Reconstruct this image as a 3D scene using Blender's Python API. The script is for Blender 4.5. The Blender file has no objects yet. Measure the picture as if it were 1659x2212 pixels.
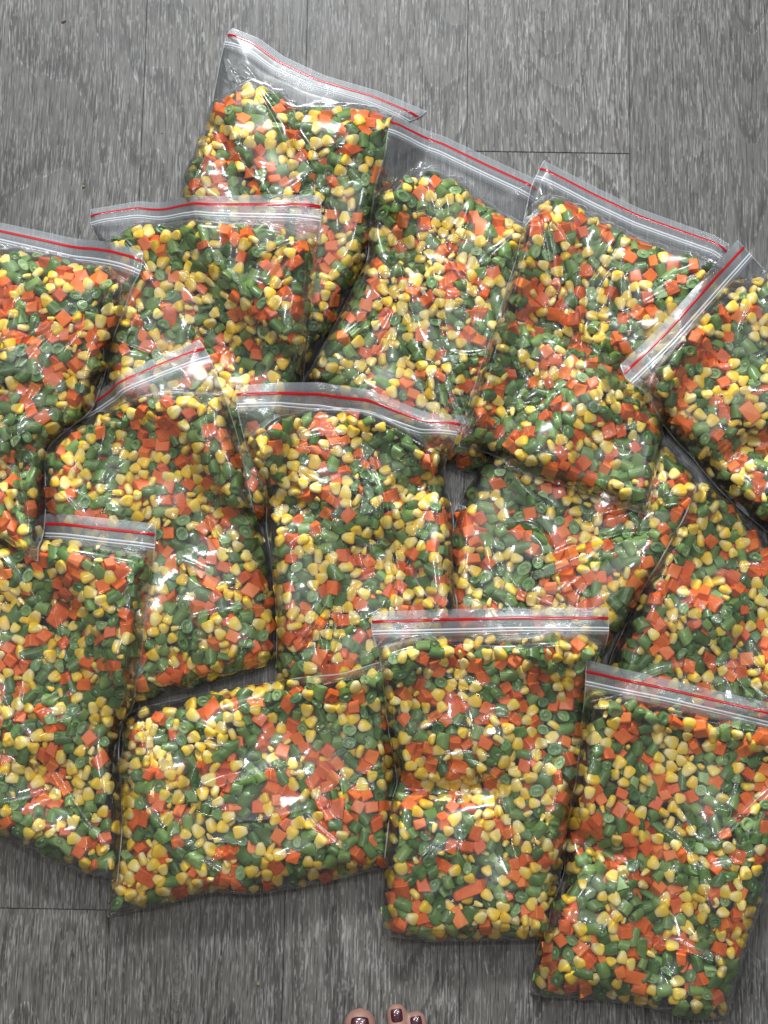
import bpy, bmesh, math, random
import numpy as np
from mathutils import Vector, Matrix

random.seed(7)
rng = np.random.default_rng(11)
S = bpy.context.scene
COL = S.collection

# ------------------------------------------------------------------ camera
F_PX, CX, CY = 3072.0, 829.5, 1106.0          # measured on the photograph (1659 x 2212 view)
TILT, DIST = math.radians(8.0), 1.12
DIRV = np.array([0.0, math.sin(TILT), -math.cos(TILT)])
UPV = np.array([0.0, math.cos(TILT), math.sin(TILT)])
CAMP = -DIST * DIRV
cd = bpy.data.cameras.new("camera")
cam = bpy.data.objects.new("camera", cd)
COL.objects.link(cam)
cam.location = CAMP
cam.rotation_euler = (TILT, 0, 0)
cd.sensor_fit = 'VERTICAL'
cd.sensor_height = 34.6
cd.lens = 34.6 / 2 / (CY / F_PX)
cd.clip_start, cd.clip_end = 0.02, 50
S.camera = cam


def px(u, v, z=0.0):
    r = DIRV * F_PX + np.array([1.0, 0, 0]) * (u - CX) + UPV * (CY - v)
    return CAMP + r * ((z - CAMP[2]) / r[2])


# ------------------------------------------------------------------ world, lamps, exposure
W = bpy.data.worlds.new("World")
S.world = W
W.use_nodes = True
bg = W.node_tree.nodes["Background"]
bg.inputs[0].default_value = (0.90, 0.95, 1.0, 1)
bg.inputs[1].default_value = 0.21


def lamp(name, loc, size, power, col=(1, 1, 1), target=(0, 0, 0), shape='DISK', size_y=None):
    l = bpy.data.lights.new(name, 'AREA')
    l.shape = shape
    l.size = size
    if size_y:
        l.size_y = size_y
    l.energy = power
    l.color = col
    o = bpy.data.objects.new(name, l)
    COL.objects.link(o)
    o.location = loc
    d = Vector(target) - Vector(loc)
    o.rotation_euler = d.to_track_quat('-Z', 'Y').to_euler()
    return o


lamp("ceiling_lamp", (-0.15, 1.90, 1.72), 0.26, 72, (0.95, 0.98, 1.0), (0, 0.1, 0))
lamp("ceiling_lamp", (-0.63, 0.38, 2.5), 0.19, 9, (0.95, 0.98, 1.0))
lamp("ceiling_lamp", (-0.44, 0.95, 2.5), 0.19, 9, (0.96, 0.98, 1.0))
lamp("ceiling_lamp", (0.44, 0.45, 2.5), 0.19, 9, (0.96, 0.98, 1.0))
lamp("ceiling_lamp", (0.16, -0.05, 2.5), 0.17, 5, (0.97, 0.98, 1.0))
lamp("ceiling_lamp", (0.95, 1.0, 2.5), 0.19, 9, (0.97, 0.98, 1.0))
lamp("warm_lamp", (-0.75, -0.60, 2.5), 0.08, 3.0, (1.0, 0.74, 0.42))

S.view_settings.view_transform = 'Standard'
S.view_settings.look = 'None'
S.view_settings.exposure = 0.18
S.view_settings.gamma = 1.0
S.render.engine = 'CYCLES'
S.cycles.max_bounces = 8
S.cycles.diffuse_bounces = 3
S.cycles.glossy_bounces = 3
S.cycles.transmission_bounces = 4
S.cycles.transparent_max_bounces = 32
S.cycles.caustics_reflective = False
S.cycles.caustics_refractive = False
S.cycles.use_denoising = True
S.cycles.denoiser = 'OPENIMAGEDENOISE'
S.cycles.denoising_input_passes = 'RGB_ALBEDO_NORMAL'
S.cycles.denoising_prefilter = 'ACCURATE'
S.cycles.sample_clamp_direct = 12.0
S.cycles.sample_clamp_indirect = 4.0


# ------------------------------------------------------------------ node helpers
class NT:
    def __init__(s, name):
        s.m = bpy.data.materials.new(name)
        s.m.use_nodes = True
        s.t = s.m.node_tree
        s.t.nodes.clear()
        s.out = s.n('ShaderNodeOutputMaterial')

    def n(s, typ, **kw):
        nd = s.t.nodes.new(typ)
        for k, v in kw.items():
            setattr(nd, k, v)
        return nd

    def l(s, a, b):
        s.t.links.new(a, b)

    def val(s, sock, v):
        if hasattr(v, 'is_output') or isinstance(v, bpy.types.NodeSocket):
            s.l(v, sock)
        else:
            sock.default_value = v

    def math(s, op, a, b=0.0, c=None, clamp=False):
        nd = s.n('ShaderNodeMath', operation=op)
        nd.use_clamp = clamp
        s.val(nd.inputs[0], a)
        s.val(nd.inputs[1], b)
        if c is not None:
            s.val(nd.inputs[2], c)
        return nd.outputs[0]

    def noise(s, vec, scale=5.0, detail=2.0, rough=0.5, dist=0.0):
        nd = s.n('ShaderNodeTexNoise')
        if vec is not None:
            s.l(vec, nd.inputs['Vector'])
        s.val(nd.inputs['Scale'], scale)
        nd.inputs['Detail'].default_value = detail
        nd.inputs['Roughness'].default_value = rough
        nd.inputs['Distortion'].default_value = dist
        return nd.outputs['Fac']

    def ramp(s, fac, stops, interp='LINEAR'):
        nd = s.n('ShaderNodeValToRGB')
        nd.color_ramp.interpolation = interp
        el = nd.color_ramp.elements
        while len(el) < len(stops):
            el.new(0.5)
        for e, (p, c) in zip(el, stops):
            e.position = p
            e.color = (*c, 1) if len(c) == 3 else c
        s.l(fac, nd.inputs[0])
        return nd.outputs[0]

    def mix(s, fac, a, b, mode='MIX'):
        nd = s.n('ShaderNodeMix', data_type='RGBA', blend_type=mode)
        s.val(nd.inputs[0], fac)
        for i, v in ((6, a), (7, b)):
            if isinstance(v, tuple):
                nd.inputs[i].default_value = (*v, 1) if len(v) == 3 else v
            else:
                s.l(v, nd.inputs[i])
        return nd.outputs[2]

    def attr(s, name):
        return s.n('ShaderNodeAttribute', attribute_name=name).outputs['Fac']

    def bump(s, h, strength=0.3, dist=0.001):
        nd = s.n('ShaderNodeBump')
        nd.inputs['Strength'].default_value = strength
        nd.inputs['Distance'].default_value = dist
        s.l(h, nd.inputs['Height'])
        return nd.outputs[0]

    def maprange(s, v, a, b, c=0.0, d=1.0, smooth=False):
        nd = s.n('ShaderNodeMapRange')
        if smooth:
            nd.interpolation_type = 'SMOOTHSTEP'
        s.l(v, nd.inputs[0])
        for i, x in enumerate((a, b, c, d)):
            nd.inputs[i + 1].default_value = x
        return nd.outputs[0]

    def principled(s, color, rough=0.5, normal=None, **kw):
        p = s.n('ShaderNodeBsdfPrincipled')
        s.val(p.inputs['Base Color'], color if not isinstance(color, tuple) else (*color, 1))
        s.val(p.inputs['Roughness'], rough)
        if normal is not None:
            s.l(normal, p.inputs['Normal'])
        for k, v in kw.items():
            s.val(p.inputs[k], v)
        return p

    def done(s, shader):
        s.l(shader, s.out.inputs['Surface'])
        return s.m


def frac_rnd(t):
    a = t.attr('rnd')
    o = t.n('ShaderNodeAttribute', attribute_name='tone', attribute_type='OBJECT').outputs['Fac']
    return t.math('FRACT', t.math('ADD', a, o))


# ------------------------------------------------------------------ materials
def mat_floor():
    t = NT("grey_oak_vinyl")
    tc = t.n('ShaderNodeTexCoord')
    rnd = t.n('ShaderNodeObjectInfo').outputs['Random']
    sep = t.n('ShaderNodeSeparateXYZ')
    t.l(tc.outputs['Object'], sep.inputs[0])
    x, y = sep.outputs[0], sep.outputs[1]
    off = t.math('MULTIPLY', rnd, 37.0)

    def vec(sx, sy, z=off, xx=None):
        c = t.n('ShaderNodeCombineXYZ')
        t.l(t.math('MULTIPLY', x if xx is None else xx, sx), c.inputs[0])
        t.l(t.math('MULTIPLY', y, sy), c.inputs[1])
        t.val(c.inputs[2], z)
        return c.outputs[0]
    # growth rings: contours of a field stretched along the plank -> nested arches
    field = t.noise(vec(8.5, 1.15), 1.0, 0.0, 0.4)
    # a knot and two cathedral arches that the photo shows
    gp = t.n('ShaderNodeSeparateXYZ')
    t.l(t.n('ShaderNodeNewGeometry').outputs['Position'], gp.inputs[0])
    for (ku, kv), rx, ry, am in (((383, 2040), 0.016, 0.075, 0.75), ((1160, -60), 0.034, 0.110, 0.42), ((1500, 120), 0.016, 0.120, 0.45), ((160, 2150), 0.022, 0.12, 0.35)):
        kx, ky = px(ku, kv)[:2]
        ex = t.math('POWER', t.math('DIVIDE', t.math('SUBTRACT', gp.outputs[0], float(kx)), rx), 2.0)
        ey = t.math('POWER', t.math('DIVIDE', t.math('SUBTRACT', gp.outputs[1], float(ky)), ry), 2.0)
        kd = t.math('EXPONENT', t.math('MULTIPLY', t.math('SQRT', t.math('ADD', ex, ey)), -1.0))
        field = t.math('ADD', field, t.math('MULTIPLY', kd, am))
    wob = t.noise(vec(60.0, 9.0), 1.0, 2.0, 0.5)
    field2 = t.math('ADD', field, t.math('MULTIPLY', wob, 0.014))
    rings = t.math('FRACT', t.math('MULTIPLY', field2, 24.0))
    # x displaced so that the pores follow the grain
    xf = t.math('ADD', x, t.math('ADD', t.math('MULTIPLY', t.noise(vec(7.0, 3.0), 1.0, 2.0, 0.5), 0.018), t.math('MULTIPLY', wob, 0.0022)))

    def dashes(colw, ylen, seed, lo, hi):
        c = t.n('ShaderNodeCombineXYZ')
        t.l(t.math('MULTIPLY', t.math('FLOOR', t.math('MULTIPLY', xf, colw)), 7.31), c.inputs[0])
        t.l(t.math('MULTIPLY', y, ylen), c.inputs[1])
        t.l(t.math('ADD', off, seed), c.inputs[2])
        return t.maprange(t.noise(c.outputs[0], 1.0, 2.0, 0.6), lo, hi)
    streak = t.noise(vec(230.0, 3.2, off, xf), 1.0, 5.0, 0.75)
    blot = t.noise(vec(18.0, 4.0), 1.0, 3.0, 0.6)
    crowd = t.math('ADD', t.math('MULTIPLY', t.math('SUBTRACT', rings, 0.5), 0.6), blot)
    white = t.math('MULTIPLY', dashes(1250.0, 46.0, 3.0, 0.52, 0.66), t.maprange(crowd, 0.0, 0.85))
    white2 = t.math('MULTIPLY', dashes(850.0, 80.0, 5.0, 0.57, 0.67), t.maprange(crowd, 0.1, 0.9))
    dark = dashes(1150.0, 30.0, 9.0, 0.50, 0.66)
    dk2 = t.maprange(streak, 0.48, 0.70)
    base = t.ramp(t.math('ADD', t.math('MULTIPLY', blot, 0.45), t.math('MULTIPLY', streak, 0.55)),
                  [(0.30, (0.056, 0.053, 0.049)), (0.5, (0.085, 0.081, 0.075)), (0.70, (0.126, 0.121, 0.112))])
    ringm = t.ramp(rings, [(0.0, (1.12,) * 3), (0.25, (1.02,) * 3), (0.70, (0.86,) * 3), (0.88, (0.55,) * 3), (0.97, (0.75,) * 3), (1.0, (1.12,) * 3)])
    c = t.mix(t.math('MULTIPLY', dk2, 0.28), base, (0.040, 0.039, 0.037))
    c = t.mix(t.math('MULTIPLY', dark, 0.88), c, (0.022, 0.021, 0.020))
    c = t.mix(t.math('MULTIPLY', white, 0.85), c, (0.31, 0.312, 0.305))
    c = t.mix(t.math('MULTIPLY', white2, 0.70), c, (0.32, 0.322, 0.315))
    c = t.mix(1.0, c, ringm, 'MULTIPLY')
    tint = t.ramp(rnd, [(0.0, (0.86, 0.86, 0.85)), (1.0, (1.06, 1.05, 1.03))])
    c = t.mix(1.0, c, tint, 'MULTIPLY')
    h = t.math('SUBTRACT', t.math('MULTIPLY', white, 0.6), dark)
    p = t.principled(c, t.maprange(blot, 0.3, 0.7, 0.42, 0.55), t.bump(h, 0.35, 0.0004))
    p.inputs['Specular IOR Level'].default_value = 0.35
    return t.done(p.outputs[0])


def mat_carrot():
    t = NT("carrot_flesh")
    r = frac_rnd(t)
    tc = t.n('ShaderNodeTexCoord').outputs['Object']
    g = t.n('ShaderNodeNewGeometry').outputs['Position']
    n1 = t.noise(g, 260.0, 3.0, 0.6)
    n2 = t.noise(g, 1400.0, 2.0, 0.6)
    c = t.ramp(r, [(0.0, (0.64, 0.085, 0.006)), (0.35, (0.76, 0.120, 0.008)), (0.7, (0.80, 0.150, 0.012)), (1.0, (0.84, 0.205, 0.025))])
    c = t.mix(t.maprange(n1, 0.45, 0.75, 0.0, 0.5), c, (0.84, 0.235, 0.05))
    c = t.mix(t.maprange(n2, 0.58, 0.78, 0.0, 0.35), c, (0.86, 0.36, 0.14))
    p = t.principled(c, t.maprange(n1, 0.3, 0.7, 0.28, 0.5), t.bump(n2, 0.25, 0.0006))
    p.inputs['Subsurface Weight'].default_value = 0.0
    p.inputs['Coat Weight'].default_value = 0.04
    p.inputs['Specular IOR Level'].default_value = 0.3
    p.inputs['Coat Roughness'].default_value = 0.15
    return t.done(p.outputs[0])


def mat_bean():
    t = NT("green_bean_flesh")
    r = frac_rnd(t)
    g = t.n('ShaderNodeNewGeometry').outputs['Position']
    n1 = t.noise(g, 300.0, 3.0, 0.6)
    n2 = t.noise(g, 1500.0, 2.0, 0.6)
    skin = t.ramp(r, [(0.0, (0.052, 0.108, 0.018)), (0.4, (0.098, 0.185, 0.036)), (0.8, (0.155, 0.265, 0.060)), (1.0, (0.235, 0.350, 0.090))])
    skin = t.mix(t.maprange(n1, 0.45, 0.75, 0.0, 0.4), skin, (0.14, 0.28, 0.06))
    inner = t.ramp(r, [(0.0, (0.055, 0.135, 0.03)), (0.5, (0.13, 0.26, 0.075)), (1.0, (0.30, 0.43, 0.17))])
    tt = t.attr('t')
    rim = t.maprange(tt, 0.2, 0.5)
    seed = t.maprange(tt, 0.72, 0.9)
    c = t.mix(rim, skin, inner)
    c = t.mix(seed, c, (0.36, 0.42, 0.20))
    p = t.principled(c, t.maprange(n1, 0.3, 0.7, 0.22, 0.42), t.bump(n2, 0.15, 0.0005))
    p.inputs['Coat Weight'].default_value = 0.06
    p.inputs['Specular IOR Level'].default_value = 0.35
    p.inputs['Coat Roughness'].default_value = 0.12
    return t.done(p.outputs[0])


def mat_corn():
    t = NT("sweetcorn_skin")
    r = frac_rnd(t)
    g = t.n('ShaderNodeNewGeometry').outputs['Position']
    n1 = t.noise(g, 330.0, 3.0, 0.6)
    tt = t.attr('t')
    crown = t.ramp(r, [(0.0, (0.88, 0.54, 0.020)), (0.35, (0.91, 0.60, 0.035)), (0.7, (0.91, 0.65, 0.075)), (1.0, (0.90, 0.70, 0.17))])
    tip = t.ramp(r, [(0.0, (0.88, 0.64, 0.17)), (1.0, (0.89, 0.76, 0.38))])
    f = t.math('ADD', tt, t.math('MULTIPLY', t.math('SUBTRACT', n1, 0.5), 0.45))
    c = t.mix(t.maprange(f, 0.22, 0.58), tip, crown)
    p = t.principled(c, t.maprange(n1, 0.3, 0.7, 0.20, 0.4))
    p.inputs['Coat Weight'].default_value = 0.08
    p.inputs['Specular IOR Level'].default_value = 0.35
    p.inputs['Coat Roughness'].default_value = 0.1
    return t.done(p.outputs[0])


def mat_film():
    t = NT("clear_plastic_film")
    uv = t.n('ShaderNodeUVMap').outputs[0]
    sep = t.n('ShaderNodeSeparateXYZ')
    t.l(uv, sep.inputs[0])
    s_ = sep.outputs[1]                                   # metres from the zip edge
    g = t.n('ShaderNodeNewGeometry').outputs['Position']
    big = t.noise(g, 70.0, 2.0, 0.5, 0.6)
    mid = t.noise(g, 210.0, 2.0, 0.5, 0.8)
    # fine pressed ribs of the zip strip
    rib = t.math('SINE', t.math('MULTIPLY', s_, 2 * math.pi / 0.0012))
    zone = t.maprange(s_, 0.0205, 0.0195)
    ribh = t.math('MULTIPLY', t.math('MULTIPLY', rib, zone), 0.03)
    h = t.math('ADD', t.math('ADD', t.math('MULTIPLY', big, 0.35), t.math('MULTIPLY', mid, 0.02)), ribh)
    nrm = t.bump(h, 0.5, 0.0012)
    lw = t.n('ShaderNodeFresnel')
    lw.inputs['IOR'].default_value = 1.5
    t.l(nrm, lw.inputs['Normal'])
    fac = t.math('MULTIPLY', lw.outputs[0], 1.85, clamp=True)
    fac = t.math('MINIMUM', fac, 0.80)
    tr = t.n('ShaderNodeBsdfTransparent')
    tr.inputs[0].default_value = (0.965, 0.972, 0.975, 1)
    gl = t.n('ShaderNodeBsdfGlossy')
    gl.inputs['Color'].default_value = (1, 1, 1, 1)
    gl.inputs['Roughness'].default_value = 0.05
    t.l(nrm, gl.inputs['Normal'])
    g2 = t.n('ShaderNodeBsdfGlossy')
    g2.inputs['Roughness'].default_value = 0.30
    t.l(nrm, g2.inputs['Normal'])
    mg = t.n('ShaderNodeMixShader')
    mg.inputs[0].default_value = 0.34
    t.l(gl.outputs[0], mg.inputs[1]); t.l(g2.outputs[0], mg.inputs[2])
    df = t.n('ShaderNodeBsdfDiffuse')
    df.inputs[0].default_value = (0.84, 0.88, 0.93, 1)
    fog = t.maprange(t.noise(g, 22.0, 3.0, 0.6), 0.56, 0.80, 0.0, 0.045, True)
    haze = t.math('ADD', t.math('ADD', 0.010, fog), t.math('MULTIPLY', zone, 0.075))
    m1 = t.n('ShaderNodeMixShader')
    t.l(haze, m1.inputs[0]); t.l(tr.outputs[0], m1.inputs[1]); t.l(df.outputs[0], m1.inputs[2])
    m2 = t.n('ShaderNodeMixShader')
    t.l(fac, m2.inputs[0]); t.l(m1.outputs[0], m2.inputs[1]); t.l(mg.outputs[0], m2.inputs[2])
    return t.done(m2.outputs[0])


def mat_seam(name, haze, col):
    t = NT(name)
    tr = t.n('ShaderNodeBsdfTransparent')
    tr.inputs[0].default_value = (0.95, 0.96, 0.97, 1)
    p = t.principled(col, 0.18)
    m = t.n('ShaderNodeMixShader')
    m.inputs[0].default_value = haze
    t.l(tr.outputs[0], m.inputs[1]); t.l(p.outputs[0], m.inputs[2])
    return t.done(m.outputs[0])


def mat_red():
    t = NT("red_zip_stripe")
    p = t.principled((0.33, 0.004, 0.008), 0.22)
    p.inputs['Coat Weight'].default_value = 0.4
    return t.done(p.outputs[0])


def mat_skin():
    t = NT("skin")
    g = t.n('ShaderNodeTexCoord').outputs['Object']
    n1 = t.noise(g, 120.0, 3.0, 0.6)
    n2 = t.noise(g, 900.0, 2.0, 0.6)
    c = t.mix(n1, (0.23, 0.125, 0.098), (0.31, 0.170, 0.132))
    p = t.principled(c, 0.5, t.bump(n2, 0.12, 0.0005))
    p.inputs['Subsurface Weight'].default_value = 0.15
    p.inputs['Subsurface Radius'].default_value = (0.006, 0.002, 0.001)
    return t.done(p.outputs[0])


def mat_polish():
    t = NT("dark_red_glitter_polish")
    g = t.n('ShaderNodeTexCoord').outputs['Object']
    v = t.n('ShaderNodeTexVoronoi')
    v.inputs['Scale'].default_value = 2300.0
    t.l(g, v.inputs['Vector'])
    sep = t.n('ShaderNodeSeparateColor')
    t.l(v.outputs['Color'], sep.inputs[0])
    fl = t.math('GREATER_THAN', sep.outputs[0], 0.85)
    dot = t.math('LESS_THAN', v.outputs['Distance'], 0.42)
    fl = t.math('MULTIPLY', fl, dot)
    c = t.mix(fl, (0.035, 0.001, 0.007), (0.62, 0.26, 0.36))
    p = t.principled(c, t.math('SUBTRACT', 0.30, t.math('MULTIPLY', fl, 0.1)))
    t.l(t.math('MULTIPLY', fl, 0.9), p.inputs['Metallic'])
    p.inputs['Coat Weight'].default_value = 1.0
    p.inputs['Coat Roughness'].default_value = 0.04
    return t.done(p.outputs[0])


def mat_plain(name, col, rough=0.6):
    t = NT(name)
    g = t.n('ShaderNodeTexCoord').outputs['Object']
    n1 = t.noise(g, 900.0, 3.0, 0.6)
    c = t.mix(t.math('MULTIPLY', n1, 0.5), col, tuple(min(1, k * 1.8) for k in col))
    return t.done(t.principled(c, rough).outputs[0])


M_FLOOR, M_CARROT, M_BEAN, M_CORN = mat_floor(), mat_carrot(), mat_bean(), mat_corn()
M_FILM = mat_film()
M_SEAM = mat_seam("milky_seam", 0.20, (0.80, 0.82, 0.84))
M_TRACK = mat_seam("white_zip_track", 0.45, (0.84, 0.87, 0.92))
M_RED, M_SKIN, M_POLISH = mat_red(), mat_skin(), mat_polish()


# ------------------------------------------------------------------ object helpers
def mesh_obj(name, verts, faces, mat, parent=None, smooth=True, uv=None, attrs=None, smooth_mask=None):
    me = bpy.data.meshes.new(name)
    verts = np.asarray(verts, dtype=np.float32)
    me.from_pydata(verts.tolist(), [], faces if isinstance(faces, list) else faces.tolist())
    me.materials.append(mat)
    if smooth_mask is not None:
        me.polygons.foreach_set('use_smooth', smooth_mask)
    else:
        me.polygons.foreach_set('use_smooth', [smooth] * len(me.polygons))
    if uv is not None:
        l = me.uv_layers.new(name="UVMap")
        idx = np.empty(len(me.loops), dtype=np.int32)
        me.loops.foreach_get('vertex_index', idx)
        l.data.foreach_set('uv', np.asarray(uv, dtype=np.float32)[idx].ravel())
    if attrs:
        for k, a in attrs.items():
            at = me.attributes.new(k, 'FLOAT', 'POINT')
            at.data.foreach_set('value', np.asarray(a, dtype=np.float32))
    me.update()
    o = bpy.data.objects.new(name, me)
    COL.objects.link(o)
    if parent is not None:
        o.parent = parent
    return o


def empty(name, loc=(0, 0, 0)):
    o = bpy.data.objects.new(name, None)
    o.empty_display_size = 0.02
    COL.objects.link(o)
    o.location = loc
    return o


def tag(o, label=None, cat=None, group=None, kind=None):
    for k, v in (('label', label), ('category', cat), ('group', group), ('kind', kind)):
        if v:
            o[k] = v
    return o


# ------------------------------------------------------------------ floor of planks
floor = tag(empty("floor"), "grey oak plank floor with pale grain", None, None, 'structure')
ANG = math.radians(-0.94)
seam0 = px(1010, 150)[0:2]
PW = 0.1330
R2 = np.array([[math.cos(ANG), -math.sin(ANG)], [math.sin(ANG), math.cos(ANG)]])
o_loc = R2.T @ seam0
# the end joints seen in the photo, in floor axes
j1 = (R2.T @ px(1225, 330)[0:2])[1]
j2 = (R2.T @ px(120, 1964)[0:2])[1]
plank_mesh_cache = {}


def plank(x0, y0, y1):
    g = 0.00021
    bm = bmesh.new()
    bmesh.ops.create_cube(bm, size=1.0)
    w, h = PW - 2 * g, (y1 - y0) - 2 * g
    bmesh.ops.scale(bm, vec=(w, h, 0.006), verts=bm.verts)
    top = [e for e in bm.edges if all(v.co.z > 0 for v in e.verts)]
    bmesh.ops.bevel(bm, geom=top, offset=0.0004, segments=2, affect='EDGES')
    me = bpy.data.meshes.new("plank")
    bm.to_mesh(me)
    bm.free()
    me.materials.append(M_FLOOR)
    o = bpy.data.objects.new("plank", me)
    COL.objects.link(o)
    o.parent = floor
    c = R2 @ np.array([x0 + PW / 2, (y0 + y1) / 2])
    o.location = (c[0], c[1], -0.003)
    o.rotation_euler = (0, 0, ANG)


JO = {0: j1, -3: j2, -1: 0.62, -2: -0.58, 1: -0.66, 2: 0.3, -4: 0.5, 3: -0.2, -5: -0.3, 4: 0.8, -6: 0.2}
for k, jy in JO.items():
    x0 = o_loc[0] + k * PW
    if k == -3:
        pass
    edges = [jy + n * 1.22 for n in range(-2, 3)]
    for a, b in zip(edges[:-1], edges[1:]):
        if b > -1.3 and a < 1.4:
            plank(x0, a, b)
# dark sub-floor under the joints
mesh_obj("underlay", [(-1.5, -2, -0.0062), (1.5, -2, -0.0062), (1.5, 2.2, -0.0062), (-1.5, 2.2, -0.0062)], [(0, 1, 2, 3)],
         mat_plain("dark_underlay", (0.02, 0.02, 0.02), 0.9), floor)

# ------------------------------------------------------------------ the bags, traced in the view and laid on the floor
BAGS = {}


def bag(key, top, left, right, bottom, ctop, order, thick=0.026, label="", red=True, billow=0.006, creases=16):
    BAGS[key] = dict(top=top, left=left, right=right, bottom=bottom, ctop=ctop, order=order, thick=thick,
                     label=label, red=red, billow=billow, creases=creases)


bag('A', [(503, 58), (560, 80), (610, 118), (700, 160), (820, 195), (922, 238)],
    [(503, 58), (491, 72), (478, 130), (466, 200), (457, 250), (429, 346), (395, 421), (410, 520), (440, 600)],
    [(922, 238), (905, 252), (862, 265), (852, 300), (838, 380), (820, 450), (790, 560), (740, 660), (690, 760), (655, 815)],
    [(440, 600), (540, 720), (655, 815)],
    [(462, 240), (500, 205), (545, 178), (590, 200), (640, 240), (760, 238), (850, 268)], 0, 0.027,
    "topmost clear zip bag of vegetables with a wide empty collar under its red stripe")
bag('B', [(848, 256), (900, 272), (960, 292), (1060, 340), (1165, 388)],
    [(848, 256), (838, 300), (836, 335), (815, 400), (805, 480), (800, 560), (745, 670), (690, 770), (655, 835)],
    [(1165, 388), (1150, 430), (1140, 560), (1120, 660), (1090, 760), (1060, 880), (1050, 960), (1040, 1035)],
    [(655, 835), (760, 890), (860, 945), (975, 1005), (1040, 1035)],
    [(822, 425), (850, 395), (890, 370), (950, 375), (1010, 415), (1060, 455), (1142, 500)], 1, 0.027,
    "clear zip bag of vegetables beneath the short floor joint, overlapping the topmost bag")
bag('E', [(196, 450), (300, 432), (450, 422), (600, 418), (692, 420)],
    [(196, 450), (195, 480), (225, 540), (245, 620), (243, 750), (242, 800), (245, 880)],
    [(692, 420), (692, 470), (680, 560), (672, 660), (655, 760), (648, 830), (640, 900), (610, 1040), (585, 1138)],
    [(245, 880), (400, 960), (490, 1110), (585, 1138)],
    [(228, 525), (300, 487), (450, 480), (600, 490), (682, 520)], 2, 0.027,
    "clear zip bag with a level red stripe lying half over the topmost bag")
bag('G', [(120, 925), (179, 865), (250, 818), (340, 770), (430, 733)],
    [(120, 925), (105, 960), (100, 1010), (110, 1100), (140, 1200), (200, 1330), (250, 1450), (275, 1525)],
    [(430, 733), (452, 775), (480, 850), (505, 930), (530, 1040), (545, 1110), (575, 1190), (590, 1280), (605, 1350), (600, 1428)],
    [(275, 1525), (400, 1490), (500, 1460), (600, 1428)],
    [(102, 985), (150, 935), (205, 905), (280, 866), (360, 843), (472, 850)], 3, 0.026,
    "clear zip bag whose red stripe slants up to the right, tucked under its neighbours")
bag('K', [(1290, 790), (1430, 910), (1567, 1042)],
    [(1290, 790), (1180, 890), (1060, 990), (1010, 1060), (975, 1130), (960, 1300), (965, 1400)],
    [(1567, 1042), (1547, 1063), (1520, 1080), (1490, 1130), (1440, 1210), (1370, 1310), (1320, 1380), (1290, 1450)],
    [(965, 1400), (1100, 1440), (1290, 1450)],
    [(1277, 826), (1415, 948), (1533, 1068)], 4, 0.024,
    "clear vegetable bag showing no red stripe, its zip hidden beneath the bag above", False)
bag('M', [(1760, 1640), (1530, 1620), (1310, 1590)],
    [(1760, 1640), (1765, 1450), (1745, 1270)],
    [(1310, 1590), (1300, 1530), (1325, 1420), (1400, 1260), (1480, 1120), (1505, 1046)],
    [(1745, 1270), (1659, 1185), (1600, 1130), (1540, 1060), (1505, 1046)],
    [(1755, 1590), (1530, 1570), (1312, 1540)], 5, 0.025,
    "clear vegetable bag with a pointed top corner, partly under the bag nearest the toes")
bag('H', [(511, 832), (692, 830), (796, 840), (859, 865), (921, 890), (1005, 898)],
    [(511, 832), (515, 880), (525, 925), (540, 980), (570, 1040), (582, 1080), (580, 1140), (590, 1200), (598, 1280), (603, 1360), (600, 1440), (595, 1480)],
    [(1005, 898), (985, 940), (975, 975), (955, 1000), (962, 1060), (975, 1120), (972, 1200), (975, 1270), (985, 1310), (960, 1400), (900, 1460)],
    [(595, 1480), (700, 1500), (900, 1460)],
    [(545, 935), (600, 893), (700, 885), (800, 890), (880, 930), (962, 985)], 6, 0.026,
    "central clear zip bag with a wavy red stripe and many swirling highlights", True, 0.006, 26)
bag('J', [(905, 1425), (912, 1650), (915, 1870)],
    [(905, 1425), (830, 1430), (740, 1460), (640, 1470), (480, 1495), (360, 1520), (310, 1530), (275, 1545)],
    [(915, 1870), (830, 1868), (700, 1900), (560, 1925), (470, 1918), (350, 1950), (232, 1980)],
    [(275, 1545), (264, 1620), (262, 1760), (240, 1900), (232, 1980)],
    [(852, 1430), (860, 1650), (856, 1868)], 7, 0.026,
    "clear vegetable bag lying sideways with no stripe in view, loose seam corner on the floor", True)
bag('C', [(1176, 345), (1210, 362), (1293, 405), (1384, 449), (1470, 480), (1547, 507), (1575, 525)],
    [(1176, 345), (1150, 400), (1140, 450), (1120, 560), (1075, 700), (1040, 800), (1010, 890), (992, 965)],
    [(1575, 525), (1570, 560), (1520, 680), (1450, 820), (1425, 940), (1418, 1000), (1400, 1112)],
    [(992, 965), (1060, 975), (1110, 1010), (1250, 1055), (1330, 1085), (1400, 1112)],
    [(1138, 475), (1180, 428), (1240, 450), (1300, 490), (1400, 530), (1500, 560), (1560, 592)], 8, 0.027,
    "clear zip bag with its stripe sloping down to the right and a sharp bottom corner", True, 0.006, 22)
bag('D', [(1338, 790), (1430, 700), (1490, 632), (1593, 518)],
    [(1338, 790), (1352, 825), (1400, 850), (1425, 895), (1500, 985), (1560, 1060), (1659, 1145), (1760, 1230)],
    [(1593, 518), (1625, 555), (1700, 640), (1850, 800), (1960, 940)],
    [(1760, 1230), (1860, 1090), (1960, 940)],
    [(1390, 842), (1405, 800), (1480, 710), (1560, 645), (1650, 590)], 9, 0.026,
    "clear zip bag at the right edge with a steeply diagonal red stripe")
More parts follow.
